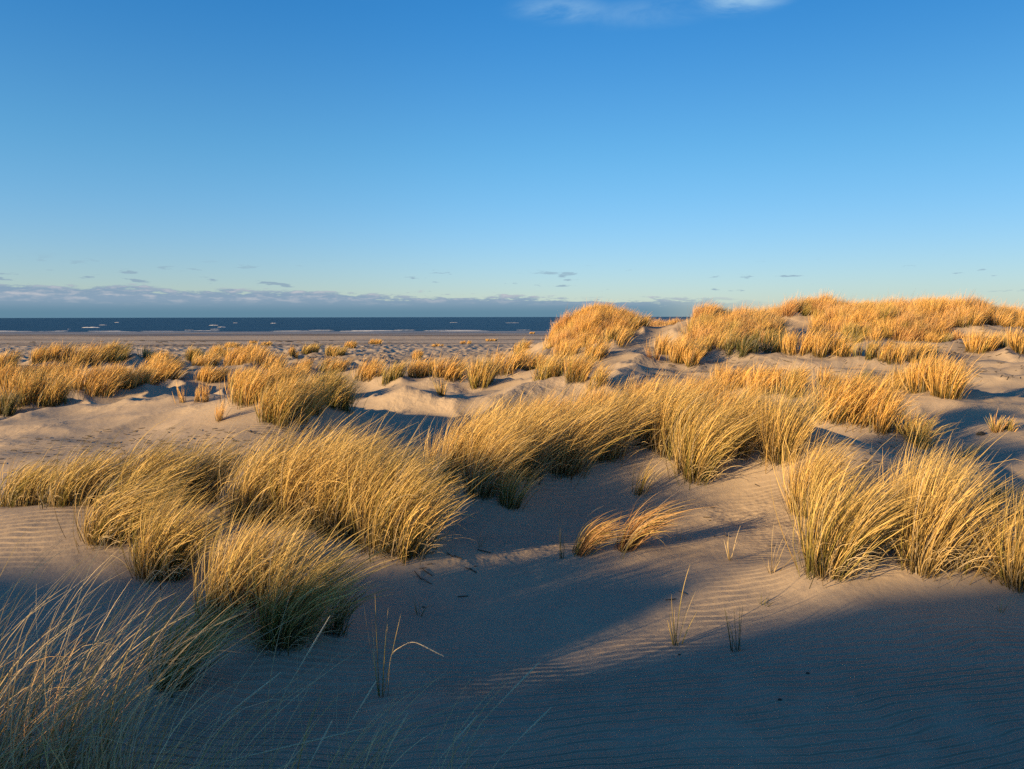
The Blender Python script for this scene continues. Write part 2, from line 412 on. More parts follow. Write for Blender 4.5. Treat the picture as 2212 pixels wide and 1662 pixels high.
# behind the right clump
T(1790, 932, .78, .30, .2, .7, .2, .8, 600, 'shaded left tussock of the row behind the right clump')
T(1842, 940, .78, .24, .2, .65, .2, .9, 500, 'middle tussock of the row behind the right clump')
T(1893, 955, .80, .20, .16, .55, .2, .9, 600, 'bright blunt tussock at the right of the row behind the right clump')
T(1945, 962, .48, .12, .1, .5, .4, .8, 80, 'thin tuft between the blunt tussock and the pale wisps')
T(1990, 976, .62, .14, .1, .9, .7, .35, 170, 'pale splayed wisps above the tallest right tussock', spread=1.0)
T(2080, 995, .36, .1, .08, 1.2, .6, .3, 40, 'few loose pale leaves in the shaded dip on the right', spread=1.0)
T(1990, 858, .85, .34, .25, .75, .2, .9, 560, 'long golden tussock left of the steep dark sided one, mid right')
T(2042, 872, .85, .22, .18, .6, .2, .8, 560, 'steep tussock with dark right side and long shadow, mid right')
T(1935, 850, .62, .30, .2, .8, .25, .7, 300, 'thin trailing tussock left of the long golden one, mid right')
T(1862, 852, .50, .16, .14, .7, .3, .1, 200, 'small dark tuft with a bright tip by the mid right sand')
T(1776, 834, .52, .08, .08, .3, .2, .95, 90, 'little upright straw tuft alone on the mid right sand')
T(1802, 838, .38, .08, .08, .3, .2, .95, 60, 'tinier straw tuft just right of the little upright one')
T(1570, 850, .62, .34, .25, .8, .2, .95, 420, 'left tussock of the golden group behind the central clump')
T(1645, 862, .66, .34, .25, .7, .22, .9, 600, 'bushy middle tussock of the golden group behind the central clump')
T(1705, 868, .66, .24, .2, .65, .25, .65, 520, 'dark based right tussock of the golden group behind the central clump')
T(2150, 938, .32, .08, .07, .3, .3, .5, 70, 'reddish tuft beside a dark stone on the right slope', rust=True)
T(2182, 936, .26, .08, .07, .6, .4, .4, 50, 'thin arched tuft right of the reddish one')
# ridge left of the middle
T(612, 928, .68, .28, .22, .7, .25, .45, 700, 'olive tussock hanging down the front of the left ridge')
T(655, 912, .66, .26, .2, .7, .25, .5, 560, 'front olive tussock right of the hanging one on the left ridge')
T(545, 880, .62, .34, .25, .85, .25, .7, 600, 'yellow tussock at the left shoulder of the left ridge')
T(715, 893, .66, .26, .22, .75, .25, .25, 620, 'dark green tussock at the right drop of the left ridge')
T(690, 862, .56, .32, .25, .8, .25, .55, 520, 'tussock behind the dark green one of the left ridge')
T(610, 865, .56, .38, .3, .8, .2, .9, 560, 'golden tussock on top of the left ridge')
T(520, 838, .55, .42, .3, .85, .2, .95, 460, 'golden tussock behind the left shoulder of the left ridge')
T(450, 832, .55, .42, .3, .85, .2, .8, 400, 'low tussock at the start of the left ridge')
T(640, 822, .5, .42, .3, .85, .2, .9, 360, 'far golden tussock behind the top of the left ridge')
T(722, 812, .5, .40, .25, .85, .2, .8, 320, 'far tussock running off the left ridge to the right')
T(420, 872, .42, .35, .10, .2, .2, 1.0, 70, 'faint dry wisps on the lit sand left of the ridge')
T(468, 916, .40, .09, .06, .2, .2, 1.0, 40, 'two thin dry wisps casting long shadows on lit sand')
T(580, 918, .38, .14, .08, .2, .2, 1.0, 40, 'pale dry wisps at the foot of the hanging olive tussock')
T(955, 858, .40, .06, .06, .2, .2, .3, 40, 'tiny lone tuft on the sand past the shaded slope')
# band at far left
T(75, 882, .78, .62, .42, .5, .2, .7, 620, 'tussock above the long shadow at the far left')
T(8, 905, .60, .20, .15, .6, .25, .15, 200, 'dark tuft at the left edge beside the long shadow')
T(25, 850, .75, .62, .42, .7, .2, .9, 620, 'leftmost golden tussock of the far left band')
T(118, 850, .75, .62, .42, .7, .2, .9, 620, 'golden tussock of the far left band above the long shadow')
T(205, 853, .72, .62, .42, .7, .2, .95, 620, 'tussock in the middle of the far left band')
T(272, 850, .70, .62, .42, .7, .2, .95, 620, 'tussock at the sand lip of the far left band')
T(335, 832, .75, .62, .42, .8, .2, .9, 620, 'right end tussock of the far left band')
T(340, 802, .75, .5, .35, .85, .2, .85, 300, 'dark crowned tussock behind the right end of the far left band')
T(440, 795, .7, .6, .4, .85, .2, .9, 300, 'tussock under the knoll behind the left ridge')
T(520, 790, .7, .7, .4, .85, .2, .95, 320, 'bright tussock joining the knoll to the left ridge')
T(575, 800, .7, .6, .4, .85, .2, .95, 280, 'bright tussock left of the shaded blowout')
T(420, 783, .7, .4, .3, .8, .2, .3, 260, 'dark left tussock of the small far knoll')
T(470, 768, .75, .7, .5, .85, .2, .75, 340, 'tussock on the left flank of the small far knoll')
T(530, 766, .75, .7, .5, .85, .2, .9, 340, 'tussock on the right flank of the small far knoll')
T(500, 752, .7, .8, .5, .85, .2, .85, 260, 'tussock on top of the small far knoll')
T(10, 800, .75, .5, .4, .7, .2, .8, 280, 'far tussock at the left edge above the band')
T(95, 786, .75, .6, .4, .85, .2, .7, 320, 'left tussock of the far row by the beach')
T(165, 785, .8, .8, .5, .85, .2, .75, 320, 'middle tussock of the far row by the beach')
T(215, 782, .8, .7, .5, .85, .2, .9, 320, 'bright tussock at the high end of the far row by the beach')
T(248, 788, .8, .5, .4, .7, .2, .3, 300, 'dark right end tussock of the far row by the beach')
# middle distance
T(630, 768, .55, .25, .2, .4, .2, .95, 150, 'thin upright straw tuft left of the shaded far tussock')
T(670, 766, .75, .6, .4, .8, .2, .3, 300, 'shaded olive tussock of the far middle row')
T(725, 768, .75, .6, .4, .8, .2, .35, 300, 'shaded olive tussock next in the far middle row')
T(755, 752, .7, .6, .4, .85, .2, .95, 280, 'golden tussock above the shaded far middle row')
T(810, 744, .65, .9, .5, .85, .2, .95, 280, 'golden tussock trailing behind the pale sand hump')
T(900, 778, .55, .35, .25, .7, .2, .9, 180, 'small tussock beside the small shadowed dune')
T(795, 822, .65, .4, .25, .85, .2, .85, 240, 'left tussock of the low row past the shaded slope')
T(850, 826, .6, .3, .2, .8, .2, .25, 220, 'dark tussock of the low row past the shaded slope')
T(905, 822, .65, .35, .25, .75, .2, .9, 280, 'golden tussock behind the sharp little dune')
T(965, 818, .65, .4, .25, .75, .2, .85, 300, 'tussock right of the sharp little dune')
T(1040, 842, .78, .22, .18, .45, .2, .5, 480, 'upright olive tussock standing forward on its own sand ledge')
T(1090, 812, .72, .45, .3, .8, .2, .9, 300, 'golden tussock behind the upright olive one')
T(1140, 808, .72, .45, .3, .8, .2, .95, 300, 'golden tussock next right of the olive one row')
T(1190, 828, .72, .4, .25, .8, .2, .4, 340, 'dark based tussock above a thin shadow, middle row')
T(1240, 832, .7, .34, .22, .7, .2, .7, 320, 'golden tussock near the end of the middle row')
T(1285, 838, .5, .25, .18, .7, .25, .6, 120, 'thin straggling end of the middle row')
T(1120, 762, 0.51, 0.30, .3, .7, .2, .6, 160, 'small tuft on the dark sided sand humps')
T(1222, 772, 0.59, 0.45, .4, .6, .2, .9, 280, 'left tussock of the pair below the peaked dune')
T(1282, 778, 0.59, 0.38, .3, .5, .2, .8, 320, 'right tussock of the pair below the peaked dune')
T(1440, 770, .7, .7, .4, .6, .2, .9, 260, 'left tussock of the slope group right of the peaked dune')
T(1470, 792, .8, .4, .25, .5, .2, .85, 360, 'front golden tussock of the slope group right of the peaked dune')
T(1497, 798, .6, .2, .15, .4, .2, .85, 200, 'small forward tuft of the slope group')
T(1412, 778, .4, .2, .15, .3, .2, .95, 80, 'tiny red straw tuft left of the slope group', rust=True)
T(1550, 764, .7, .7, .4, .7, .2, .6, 260, 'tussock at the foot of the bushy far dune')
T(1600, 772, .7, .6, .3, .6, .2, .1, 260, 'dark green tussock in shade below the bushy far dune')
T(1655, 768, .7, .6, .3, .6, .2, .15, 240, 'second dark tussock in shade below the far dunes')
T(1715, 776, .72, .5, .3, .6, .2, .9, 300, 'left bright tussock of the trio below the far dunes')
T(1762, 780, .75, .5, .3, .6, .2, .85, 320, 'middle bright tussock of the trio below the far dunes')
T(1805, 780, .72, .4, .3, .55, .2, .7, 300, 'right bright tussock of the trio below the far dunes')
T(1868, 782, .5, .3, .2, .5, .2, .3, 130, 'dark low tuft between the trio and the mid right group')
T(1910, 788, .62, .45, .3, .6, .2, .8, 260, 'left tussock of the low group below the right dune')
T(1962, 788, .72, .45, .3, .6, .2, .75, 320, 'taller tussock of the low group below the right dune')
T(2000, 784, .55, .3, .2, .5, .2, .6, 150, 'thin end of the low group below the right dune')
T(2115, 768, .78, .35, .25, .4, .2, .9, 300, 'tussock with a strong dark shadow beside it, far right')
T(2150, 762, .62, .4, .3, .5, .2, .4, 150, 'dim tussock standing in the shadow, far right')
T(2205, 768, .8, .4, .3, .5, .2, .9, 280, 'tussock cut by the right edge below the dunes')
T(1150, 722, 0.51, 0.75, .5, .8, .2, .95, 240, 'low skirt of grass at the left foot of the peaked dune')
T(1200, 735, 0.47, 0.45, .4, .8, .2, .95, 200, 'thin grass in front of the left foot of the peaked dune')
T(1330, 742, .6, .5, .3, .6, .2, .6, 200, 'tuft at the shaded right foot of the peaked dune')
T(1375, 712, .6, .4, .3, .8, .2, .6, 160, 'wispy tuft off the right side of the peaked dune')

T(1005, 744, .42, .9, .35, .8, .2, .95, 240, 'low strip of straw grass behind the dark sided sand humps')
T(1062, 738, .42, .9, .35, .8, .2, .9, 220, 'low strip of straw grass running to the foot of the peaked dune')
T(945, 748, .36, .6, .3, .8, .2, .95, 150, 'short thin grass on the flat sand left of the low strips')
T(575, 746, .5, .6, .3, .8, .2, .9, 200, 'small golden tussock at the right foot of the small far knoll')
T(545, 742, .45, .5, .3, .8, .2, .9, 160, 'far golden tussock behind the right foot of the small far knoll')
T(330, 790, .6, .5, .3, .8, .2, .8, 240, 'tussock between the far row and the small far knoll')

# near left corner and bottom edge: roots lie just under the frame, so these are set by place on the ground
NEAR = [
    (-2.18, 3.00, 1.16, .30, .22, .95, .20, 130, 'dense pale tussock filling the bottom left corner'),
    (-1.86, 3.02, 1.12, .24, .18, .9, .20, 105, 'second pale tussock from the bottom left corner'),
    (-1.36, 2.74, 1.06, .24, .18, .8, .20, 80, 'open shaded tussock between the corner tussocks and the bottom middle'),
    (-2.36, 3.40, 1.05, .26, .16, .9, .22, 90, 'pale tussock behind the corner tussocks at the left edge'),
    (-.92, 2.78, .86, .22, .14, .8, .22, 40, 'loose tussock at the bottom edge right of the corner tussocks'),
    (-.46, 2.72, .80, .20, .12, .6, .25, 26, 'sparse dark stems at the bottom edge left of the middle'),
    (-.12, 2.66, .66, .22, .10, .5, .25, 16, 'few stems rising from the bottom edge near the middle'),
]
# ---- single shoots on bare sand
SPRIG = []
def S(u, v, hs, label, mat=None, lean=.3, spread=.3):
    SPRIG.append((u, v, hs, label, mat, lean, spread))
S(1462, 1396, (.58, .50, .34, .30, .26, .22, .2), 'tall thin shoot with a nodding straw top on the shaded rippled sand', 'mix', .45, .35)
S(1589, 1408, (.36, .34, .33, .3, .2), 'single straight green shoot standing in the rippled sand', 'dark', .05, .05)
S(1577, 1212, (.34, .30, .26, .2, .15), 'broken straw stalks left of the right clump', 'pale', .25, .3)
S(1668, 1240, (.48, .34, .28, .2, .18, .14), 'pale forked stalks nearest the right clump', 'pale', .5, .6)
S(1214, 1207, (.42, .36, .3, .16), 'dark forked shoot left of the swept tufts', 'dark', .1, .25)
S(826, 1507, (.62, .58, .50, .3), 'tall dark shoot beside the arching pale stalk', 'mix', .12, .1)
S(1648, 1310, (.12, .10, .09, .08, .06), 'stubby dark remnant on the sand under the right clump', 'dark', .2, .6)
S(1468, 1168, (.22, .18, .15), 'small pale stalks at the tip of the larger swept tuft', 'pale', .3, .5)
S(2158, 1328, (.18, .14, .1), 'short rusty stub under the spiky right edge tussock', 'pale', .1, .3)
S(905, 1330, (.2, .16, .12), 'short shaded shoot by the near fanned tussock tips', 'dark', .8, .4)
S(1035, 1182, (.2, .13), 'thin dark twig like shoot in the shaded hollow', 'dark', .7, .2)

def rel(v, base): return v - np.asarray(base)[None]

def place_all():
    rng0 = np.random.default_rng(7)
    pts = []
    for q in TUSS:
        p = hit(q['u'], q['v']); pts.append((p[0], p[1]))
    for q, (x, y) in zip(TUSS, pts):
        hh = .05 + .10 * min(q['L'], 1) * min(1, q['n'] / 500)
        if q['n'] < 100: hh = .02
        hh *= (.5 if y < 10 else 1.0)
        HUM.append((x + .25 * q['rx'], y + .1, q['rx'] * 1.5 + .12, q['ry'] * 1.2 + .10, .2, hh))
    for k, (q, (x, y)) in enumerate(zip(TUSS, pts)):
        rng = np.random.default_rng(100 + k)
        d = math.hypot(x, y)
        nearby = d < 11
        base = np.array([x, y, height([x], [y])[0]])
        nseg = 7 if d < 7.5 else (6 if d < 12 else 4)
        wdt = .0060 if d < 8 else .0060 * (d / 8) ** .75
        n = int(q['n'] * (1.12 if d < 7 else 1.25 if d < 11 else 1.5 if d < 14 else 1.8))
        nl = max(4, n // 28)
        wide = .85 if d < 11 else 1.0
        tall = 1.0 if d < 11 else .94
        def grow(cnt, Lf, droopf, spreadf, seedo, leanf=1.0):
            r2 = np.random.default_rng(seedo + 1000 * k)
            X, Y, lk = roots_in(r2, cnt, x, y, q['rx'] * wide, q['ry'] * wide, r2.normal(0, .2), nl)
            Z = height(X, Y) - .02
            V, Fc, t, rn = blade_set(r2, np.stack([X, Y, Z], 1), q['L'] * Lf * tall, q['lean'] * leanf * (2.4 if d < 11 else 1.7), q['spread'] * spreadf * .6, q['droop'] * droopf,
                                     nseg, wdt, base, max(q['rx'], q['ry']), lock=lk)
            return rel(V, base), Fc, dict(t=t, rnd=rn)
        ns = int(n * q['dry']); ng = n - ns
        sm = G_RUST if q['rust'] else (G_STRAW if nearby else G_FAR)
        if nearby and n > 300:
            root = bpy.data.objects.new('grass_tussock', None); root.location = base
            root.empty_display_size = .1
            COL.objects.link(root)
            if ns: 
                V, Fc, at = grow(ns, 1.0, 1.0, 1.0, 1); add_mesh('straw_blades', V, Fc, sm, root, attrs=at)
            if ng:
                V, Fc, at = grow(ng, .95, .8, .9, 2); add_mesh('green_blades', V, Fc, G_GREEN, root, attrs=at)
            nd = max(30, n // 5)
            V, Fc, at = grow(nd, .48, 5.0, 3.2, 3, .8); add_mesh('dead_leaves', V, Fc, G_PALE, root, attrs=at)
        else:
            gm = G_GREEN if q['dry'] > .2 else G_DARK
            r2 = grow(n, 1.0, 1.0, 1.0, 1)
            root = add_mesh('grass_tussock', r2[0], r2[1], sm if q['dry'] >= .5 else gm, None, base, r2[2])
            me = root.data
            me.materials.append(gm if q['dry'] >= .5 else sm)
            other = (rng.uniform(0, 1, n) < (1 - q['dry'] if q['dry'] >= .5 else q['dry'])).astype(np.int32)
            me.polygons.foreach_set('material_index', np.repeat(other, nseg))
        tag(root, q['label'], 'grass tussock', q['group'])
    for k, (x, y, L, rx, ry, lean, droop, n, label) in enumerate(NEAR):
        base = np.array([x, y, height([x], [y])[0]])
        root = bpy.data.objects.new('grass_tussock', None); root.location = base; root.empty_display_size = .1
        COL.objects.link(root)
        for j, (nm, share, Lf, mt, sp, drf) in enumerate((('straw_blades', 1.0, 1.0, G_PALE, .35, 1), ('green_blades', .22, .75, G_GREEN, .35, 1), ('dead_leaves', .7, .62, G_RUST, .7, 2))):
            r2 = np.random.default_rng(5000 + 10 * k + j)
            cnt = max(5, int(n * share))
            X, Y, lk = roots_in(r2, cnt, x, y, rx, ry, .1, max(4, cnt // 9))
            V, Fc, t, rn = blade_set(r2, np.stack([X, Y, height(X, Y) - .02], 1), L * Lf, lean * 1.5, sp, droop * drf, 9, .0050, base, rx, lock=lk)
            add_mesh(nm, rel(V, base), Fc, mt, root, attrs=dict(t=t, rnd=rn))
        tag(root, label, 'grass tussock', 'marram tussocks on the dunes')
    for k, (u, v, hs, label, mt, lean, spread) in enumerate(SPRIG):
        p = hit(u, v); x, y = p[0], p[1]
        base = np.array([x, y, height([x], [y])[0]])
        r2 = np.random.default_rng(900 + k)
        Vs, Fs, ts, rs, off = [], [], [], [], 0
        for h in hs:
            for rep in range(2):
                rt = base[None] + np.array([[r2.normal(0, .016), r2.normal(0, .012), -.015]])
                V, Fc, t, rn = blade_set(r2, rt, h, lean * r2.uniform(.3, 1.3), spread, .25, 8, .0062, base, .03, even=True)
                Vs.append(rel(V, base)); Fs.append(Fc + off); ts.append(t); rs.append(rn); off += len(V)
        o = add_mesh('grass_shoot', np.concatenate(Vs), np.concatenate(Fs), {'dark': G_DARK, 'pale': G_PALE, 'mix': G_GREEN}[mt], None, base,
                     dict(t=np.concatenate(ts), rnd=np.concatenate(rs)))
        tag(o, label, 'grass shoot', 'single shoots on bare sand')

def stalk(pts, label, w=.0062, mat=None):
    """one bent culm through a list of points, thin tapered tube"""
    pts = np.array(pts, float)
    tt = np.linspace(0, len(pts) - 1, 22)
    P = np.stack([np.interp(tt, range(len(pts)), pts[:, i]) for i in range(3)], 1)
    for _ in range(3): P[1:-1] = (P[:-2] + 2 * P[1:-1] + P[2:]) / 4
    base = P[0].copy(); n = len(P); k = 5
    D = np.gradient(P, axis=0); D /= np.linalg.norm(D, axis=1)[:, None]
    A = np.cross(D, [0.3, .9, .1]); A /= np.linalg.norm(A, axis=1)[:, None]; B = np.cross(D, A)
    s = np.linspace(0, 1, n); wr = w * (.5 + .5 * np.where(s > .72, np.sin((s - .72) / .28 * np.pi) * 1.0 + .25, .25) * 1.3)
    ang = np.arange(k) / k * 2 * np.pi
    V = P[:, None] + (A[:, None] * np.cos(ang)[None, :, None] + B[:, None] * np.sin(ang)[None, :, None]) * (wr / 2)[:, None, None]
    idx = np.arange(n - 1)[:, None] * k; j = np.arange(k)[None]; j2 = (j + 1) % k
    Fc = np.stack([idx + j, idx + j2, idx + k + j2, idx + k + j], 2).reshape(-1, 4)
    o = add_mesh('grass_stalk', rel(V.reshape(-1, 3), base), Fc, mat or BLEACHED, None, base, dict(t=np.repeat(s, k), rnd=np.full(n * k, .6)))
    tag(o, label, 'grass stalk', 'bare pale stalks in the foreground')

def along(u, v, y):
    d = ray(u, v); return EYE + d * (y / d[1])

# ------------------------------------------------------------------ build the ground
def build_ground():
    fr = np.radians(np.linspace(-38, 38, 760)); sd = np.radians(np.linspace(38, 322, 300))[1:-1]
    th = np.concatenate([fr, sd])
    rr = [.35]
    while rr[-1] < 2800: rr.append(rr[-1] * (1.0105 if rr[-1] < 60 else 1.018 if rr[-1] < 330 else 1.12))
    rr = np.array(rr)
    R, TH = np.meshgrid(rr, th, indexing='ij')
    X, Y = (R * np.sin(TH)).ravel(), (R * np.cos(TH)).ravel()
    Z = height(X, Y)
    nr, nt = R.shape
    i = np.arange(nr - 1)[:, None] * nt; j = np.arange(nt)[None]; j2 = (j + 1) % nt
    Fc = np.stack([i + j, i + nt + j, i + nt + j2, i + j2], 2).reshape(-1, 4)
    V = np.stack([X, Y, Z], 1)
    c = len(V)
    V = np.concatenate([V, [[0, 0, float(Z[:nt].mean())]]])
    cap = np.stack([np.full(nt, c), np.arange(nt), (np.arange(nt) + 1) % nt, np.full(nt, c)], 1)
    o = add_mesh('ground', V, Fc[:, ::-1], SAND)
    tag(o, 'pale wind blown dune sand running out to a flat beach', 'sand', kind='structure')

def build_sea():
    xs = np.array([-12000, -6000, -3000, -1500, -700, -300, 0, 300, 700, 1500, 3000, 6000, 12000], float)
    ys = np.array([170, 215, 260, 320, 420, 600, 1000, 2000, 4000, 8000, 16000, 30000], float)
    X, Y = np.meshgrid(xs, ys, indexing='ij')
    V = np.stack([X.ravel(), Y.ravel(), np.zeros(X.size)], 1)
    nx, ny = X.shape
    i = np.arange(nx - 1)[:, None] * ny; j = np.arange(ny - 1)[None]
    Fc = np.stack([i + j, i + ny + j, i + ny + j + 1, i + j + 1], 2).reshape(-1, 4)
    o = add_mesh('sea', V, Fc, SEA)
    tag(o, 'dark blue choppy sea beyond the beach', 'sea', kind='structure')
    # surf: low lumpy ridges of foam, in rows along the shore and scattered whitecaps
    rng = np.random.default_rng(3)
    Vs, Fs, off = [], [], 0
    spots = []
    for row, (yy, cnt, ln) in enumerate(((242.5, 44, 5), (250, 24, 4), (262, 6, 3), (285, 3, 2))):
        for _ in range(cnt): spots.append((rng.uniform(-240, 160), yy + rng.normal(0, 2.2), rng.uniform(.35, 1.7) * ln, rng.uniform(.04, .16)))
    for _ in range(9): spots.append((rng.uniform(-420, 200), rng.uniform(330, 700), rng.uniform(2, 6), rng.uniform(.15, .4)))
    spots += [(-182, 335, 4, .35), (-128, 342, 2, .25)]
    for (cx, cy, ln, hh) in spots:
        n = 14; s = np.linspace(-1, 1, n)
        prof = np.sqrt(np.maximum(0, 1 - s ** 2)) * (.55 + .45 * rng.uniform(0, 1, n))
        bx = cx + s * ln; by = cy + .25 * ln * .2 * np.sin(s * 2 + rng.uniform(0, 6)) + rng.normal(0, .12, n)
        a = np.stack([bx, by - .8 * prof, np.full(n, -.05)], 1)
        b = np.stack([bx, by - .35 * prof, hh * prof * .8 + .0], 1)
        c = np.stack([bx, by + .15 * prof, hh * prof], 1)
        d = np.stack([bx, by + 1.0 * prof, np.full(n, -.05)], 1)
        V = np.stack([a, b, c, d], 1).reshape(-1, 3)
        ii = np.arange(n - 1)[:, None] * 4; jj = np.arange(3)[None]
        Fs.append(np.stack([ii + jj, ii + 4 + jj, ii + 5 + jj, ii + 1 + jj], 2).reshape(-1, 4) + off)
        Vs.append(V); off += len(V)
    o = add_mesh('surf', np.concatenate(Vs), np.concatenate(Fs), FOAM)
    tag(o, 'white surf and whitecaps breaking along the shore', 'surf', kind='stuff')

def build_far_cover():
    """the close grass cover of the far dunes: one mass on each dune"""
    def cover(name, label, patches, seed, rust=0.0):
        rng = np.random.default_rng(seed)
        Vs, Fs, ts, rs, mi, off = [], [], [], [], [], 0
        for (u0, u1, y0, y1, cnt, L) in patches:
            for _ in range(cnt):
                y = rng.uniform(y0, y1); x = (rng.uniform(u0, u1) - CX) / F * y
                patch = float(noise(np.array([x / 1.7]), np.array([y / 1.5]), 71)[0])
                uu = CX + F * x / y
                if not name.startswith('peak') and rng.uniform() < .10:
                    continue
                if (patch < -.55 and not name.startswith('peak')) or (1670 < uu < 1765 and y < 33.0) or (1365 < uu < 1392):
                    continue
                n = int(rng.uniform(140, 330)); r = rng.uniform(.16, .40)
                X, Y, lk = roots_in(rng, n, x, y, r, r, 0, 6)
                base = np.array([x, y, 0.0])
                V, Fc, t, rn = blade_set(rng, np.stack([X, Y, height(X, Y) - .03], 1), L * rng.uniform(.6, 1.05) * (.88 + .3 * patch), rng.uniform(.5, 1.2), .35, .2, 4, .0115, base, r, lock=lk)
                g = rng.uniform()
                mi.append(np.full(len(Fc), 1 if g < rust else 2 if g > .80 else 0, np.int32))
                Vs.append(V); Fs.append(Fc + off); ts.append(t); rs.append(rn); off += len(V)
        o = add_mesh(name, np.concatenate(Vs), np.concatenate(Fs), G_FAR, attrs=dict(t=np.concatenate(ts), rnd=np.concatenate(rs)))
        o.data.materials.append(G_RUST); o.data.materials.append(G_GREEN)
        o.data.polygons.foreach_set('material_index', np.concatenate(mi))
        tag(o, label, 'dune grass', kind='stuff')
    cover('peak_dune_grass', 'thick golden grass covering the lone peaked dune against the sea',
          [(1195, 1360, 28.4, 31.5, 90, .8), (1225, 1340, 29.2, 31, 40, .8), (1180, 1350, 27.2, 28.6, 26, .6)], 21, .25)
    cover('far_dune_grass', 'thick golden grass covering the row of high dunes on the right skyline',
          [(1500, 1700, 26.8, 29.5, 95, .85), (1600, 1880, 31.5, 36, 150, .9), (1820, 2130, 29.8, 34, 190, .9), (2080, 2300, 31, 36, 90, .9),
           (1395, 1530, 34, 39, 60, .5), (1500, 1700, 25.0, 27.2, 60, .8), (1690, 1800, 29.5, 31.8, 22, .8), (1835, 2110, 27.7, 30, 80, .75), (1500, 1690, 26.0, 28.5, 40, .8), (1760, 1870, 31.5, 34.5, 40, .85), (2110, 2300, 29.2, 31.5, 24, .8), (1500, 2250, 36, 40, 70, .6)], 22, .42)

def build_litter():
    rng = np.random.default_rng(77)
    Vs, Fs, off = [], [], 0
    spots = []
    for (u0, u1, v0, v1, n) in ((180, 760, 925, 1010, 340), (0, 220, 940, 1060, 130), (880, 990, 1000, 1090, 90), (900, 1060, 1170, 1330, 14),
                               (1500, 2212, 730, 830, 260), (1880, 2212, 690, 770, 160), (1750, 2000, 955, 1020, 50), (1360, 1600, 780, 830, 60), (0, 900, 735, 775, 160), (1350, 1760, 1040, 1330, 10)):
        for _ in range(n): spots.append((rng.uniform(u0, u1), rng.uniform(v0, v1)))
    for (u, v) in spots:
        p = hit(u, v); x, y = p[0], p[1]
        d = max(5.0, y); k = 3; ln = rng.uniform(.012, .06) * (1 if d < 14 else d / 11)
        a = rng.uniform(-.9, .9); s = np.linspace(-1, 1, k + 1)
        px = x + s * ln * math.cos(a); py = y + s * ln * math.sin(a)
        pz = height(px, py) + .004 + rng.uniform(.0, .35) * ln * (1 - s) * .5
        w = rng.uniform(.003, .007) * (1 if d < 14 else d / 11)
        V = np.stack([np.stack([px, py, pz - w * .4], 1), np.stack([px, py + w, pz + w], 1), np.stack([px, py + 2 * w, pz - w * .4], 1)], 1).reshape(-1, 3)
        ii = np.arange(k)[:, None] * 3; jj = np.arange(2)[None]
        Fs.append(np.stack([ii + jj, ii + 3 + jj, ii + 4 + jj, ii + 1 + jj], 2).reshape(-1, 4) + off)
        Vs.append(V); off += len(V)
    o = add_mesh('litter', np.concatenate(Vs), np.concatenate(Fs), TWIG)
    tag(o, 'scattered dark bits of dead plants and roots on the sand', 'plant litter', kind='stuff')

def build_pebbles():
    for k, (u, v, r, label) in enumerate(((1744, 1458, .009, 'dark pebble lying alone on the rippled sand, higher of two'),
                                          (1683, 1514, .009, 'dark pebble lying alone on the rippled sand, lower of two'),
                                          (1466, 1416, .007, 'tiny dark pebble just under the tall thin shoot'),
                                          (2118, 942, .055, 'dark stone beside the reddish tuft on the right slope'))):
        p = hit(u, v); base = np.array([p[0], p[1], height([p[0]], [p[1]])[0]])
        rng = np.random.default_rng(60 + k)
        nu, nv = 10, 7
        V = []
        for i in range(nv):
            ph = math.pi * (i + .5) / nv
            for j in range(nu):
                a = 2 * math.pi * j / nu; q = r * rng.uniform(.85, 1.12)
                V.append((q * 1.3 * math.sin(ph) * math.cos(a), q * math.sin(ph) * math.sin(a), q * .7 * math.cos(ph) + r * .3))
        i = np.arange(nv - 1)[:, None] * nu; j = np.arange(nu)[None]; j2 = (j + 1) % nu
        Fc = np.stack([i + j, i + nu + j, i + nu + j2, i + j2], 2).reshape(-1, 4)
        o = add_mesh('pebble', np.array(V), Fc, STONE, None, base)
        tag(o, label, 'pebble', 'dark pebbles on the sand')

place_all()
y1 = hit(836, 1500)
stalk([(y1[0], y1[1], height([y1[0]], [y1[1]])[0] - .02), along(842, 1410, 3.95), along(890, 1383, 3.9), along(958, 1418, 3.85)], 'pale stalk arching over like a hook above the tall dark shoot')
def straight(u0, v0, u1, v1, y, lab, um=None):
    a, b = along(u0, v0, y), along(u1, v1, y + .12)
    d = (a - b); a0 = b + d
    while a0[2] > height([a0[0]], [a0[1]])[0] - .02 and a0[1] > 1.2: a0 = a0 + d * .1
    m = (a0 + b) / 2 + np.array([-.045 * (1 + (u1 % 7) / 5), .02, .035])
    stalk([a0, m, b], lab)
straight(1080, 1560, 1164, 1431, 3.3, 'longest lone pale stalk leaning right over the shaded ripples')
straight(1140, 1600, 1190, 1528, 3.2, 'short pale stalk at the bottom, right of the longest lone stalk')
straight(985, 1630, 1030, 1545, 3.1, 'short pale stalk at the bottom, left of the longest lone stalk')
straight(560, 1640, 800, 1570, 3.0, 'pale stalk lying low across the bottom stems')
straight(420, 1660, 606, 1452, 3.0, 'long pale stalk crossing the open shaded tussock at the bottom left')
straight(600, 1660, 712, 1330, 3.2, 'very tall thin pale stalk rising before the fanned near tussock')
straight(690, 1660, 716, 1556, 2.9, 'short upright pale stalk at the bottom edge left of the middle')
straight(860, 1660, 880, 1540, 3.0, 'upright stalk at the bottom edge below the hooked stalk')
straight(740, 1660, 812, 1470, 3.1, 'leaning pale stalk at the bottom left of the hooked stalk')
build_ground(); build_sea(); build_far_cover(); build_litter(); build_pebbles()

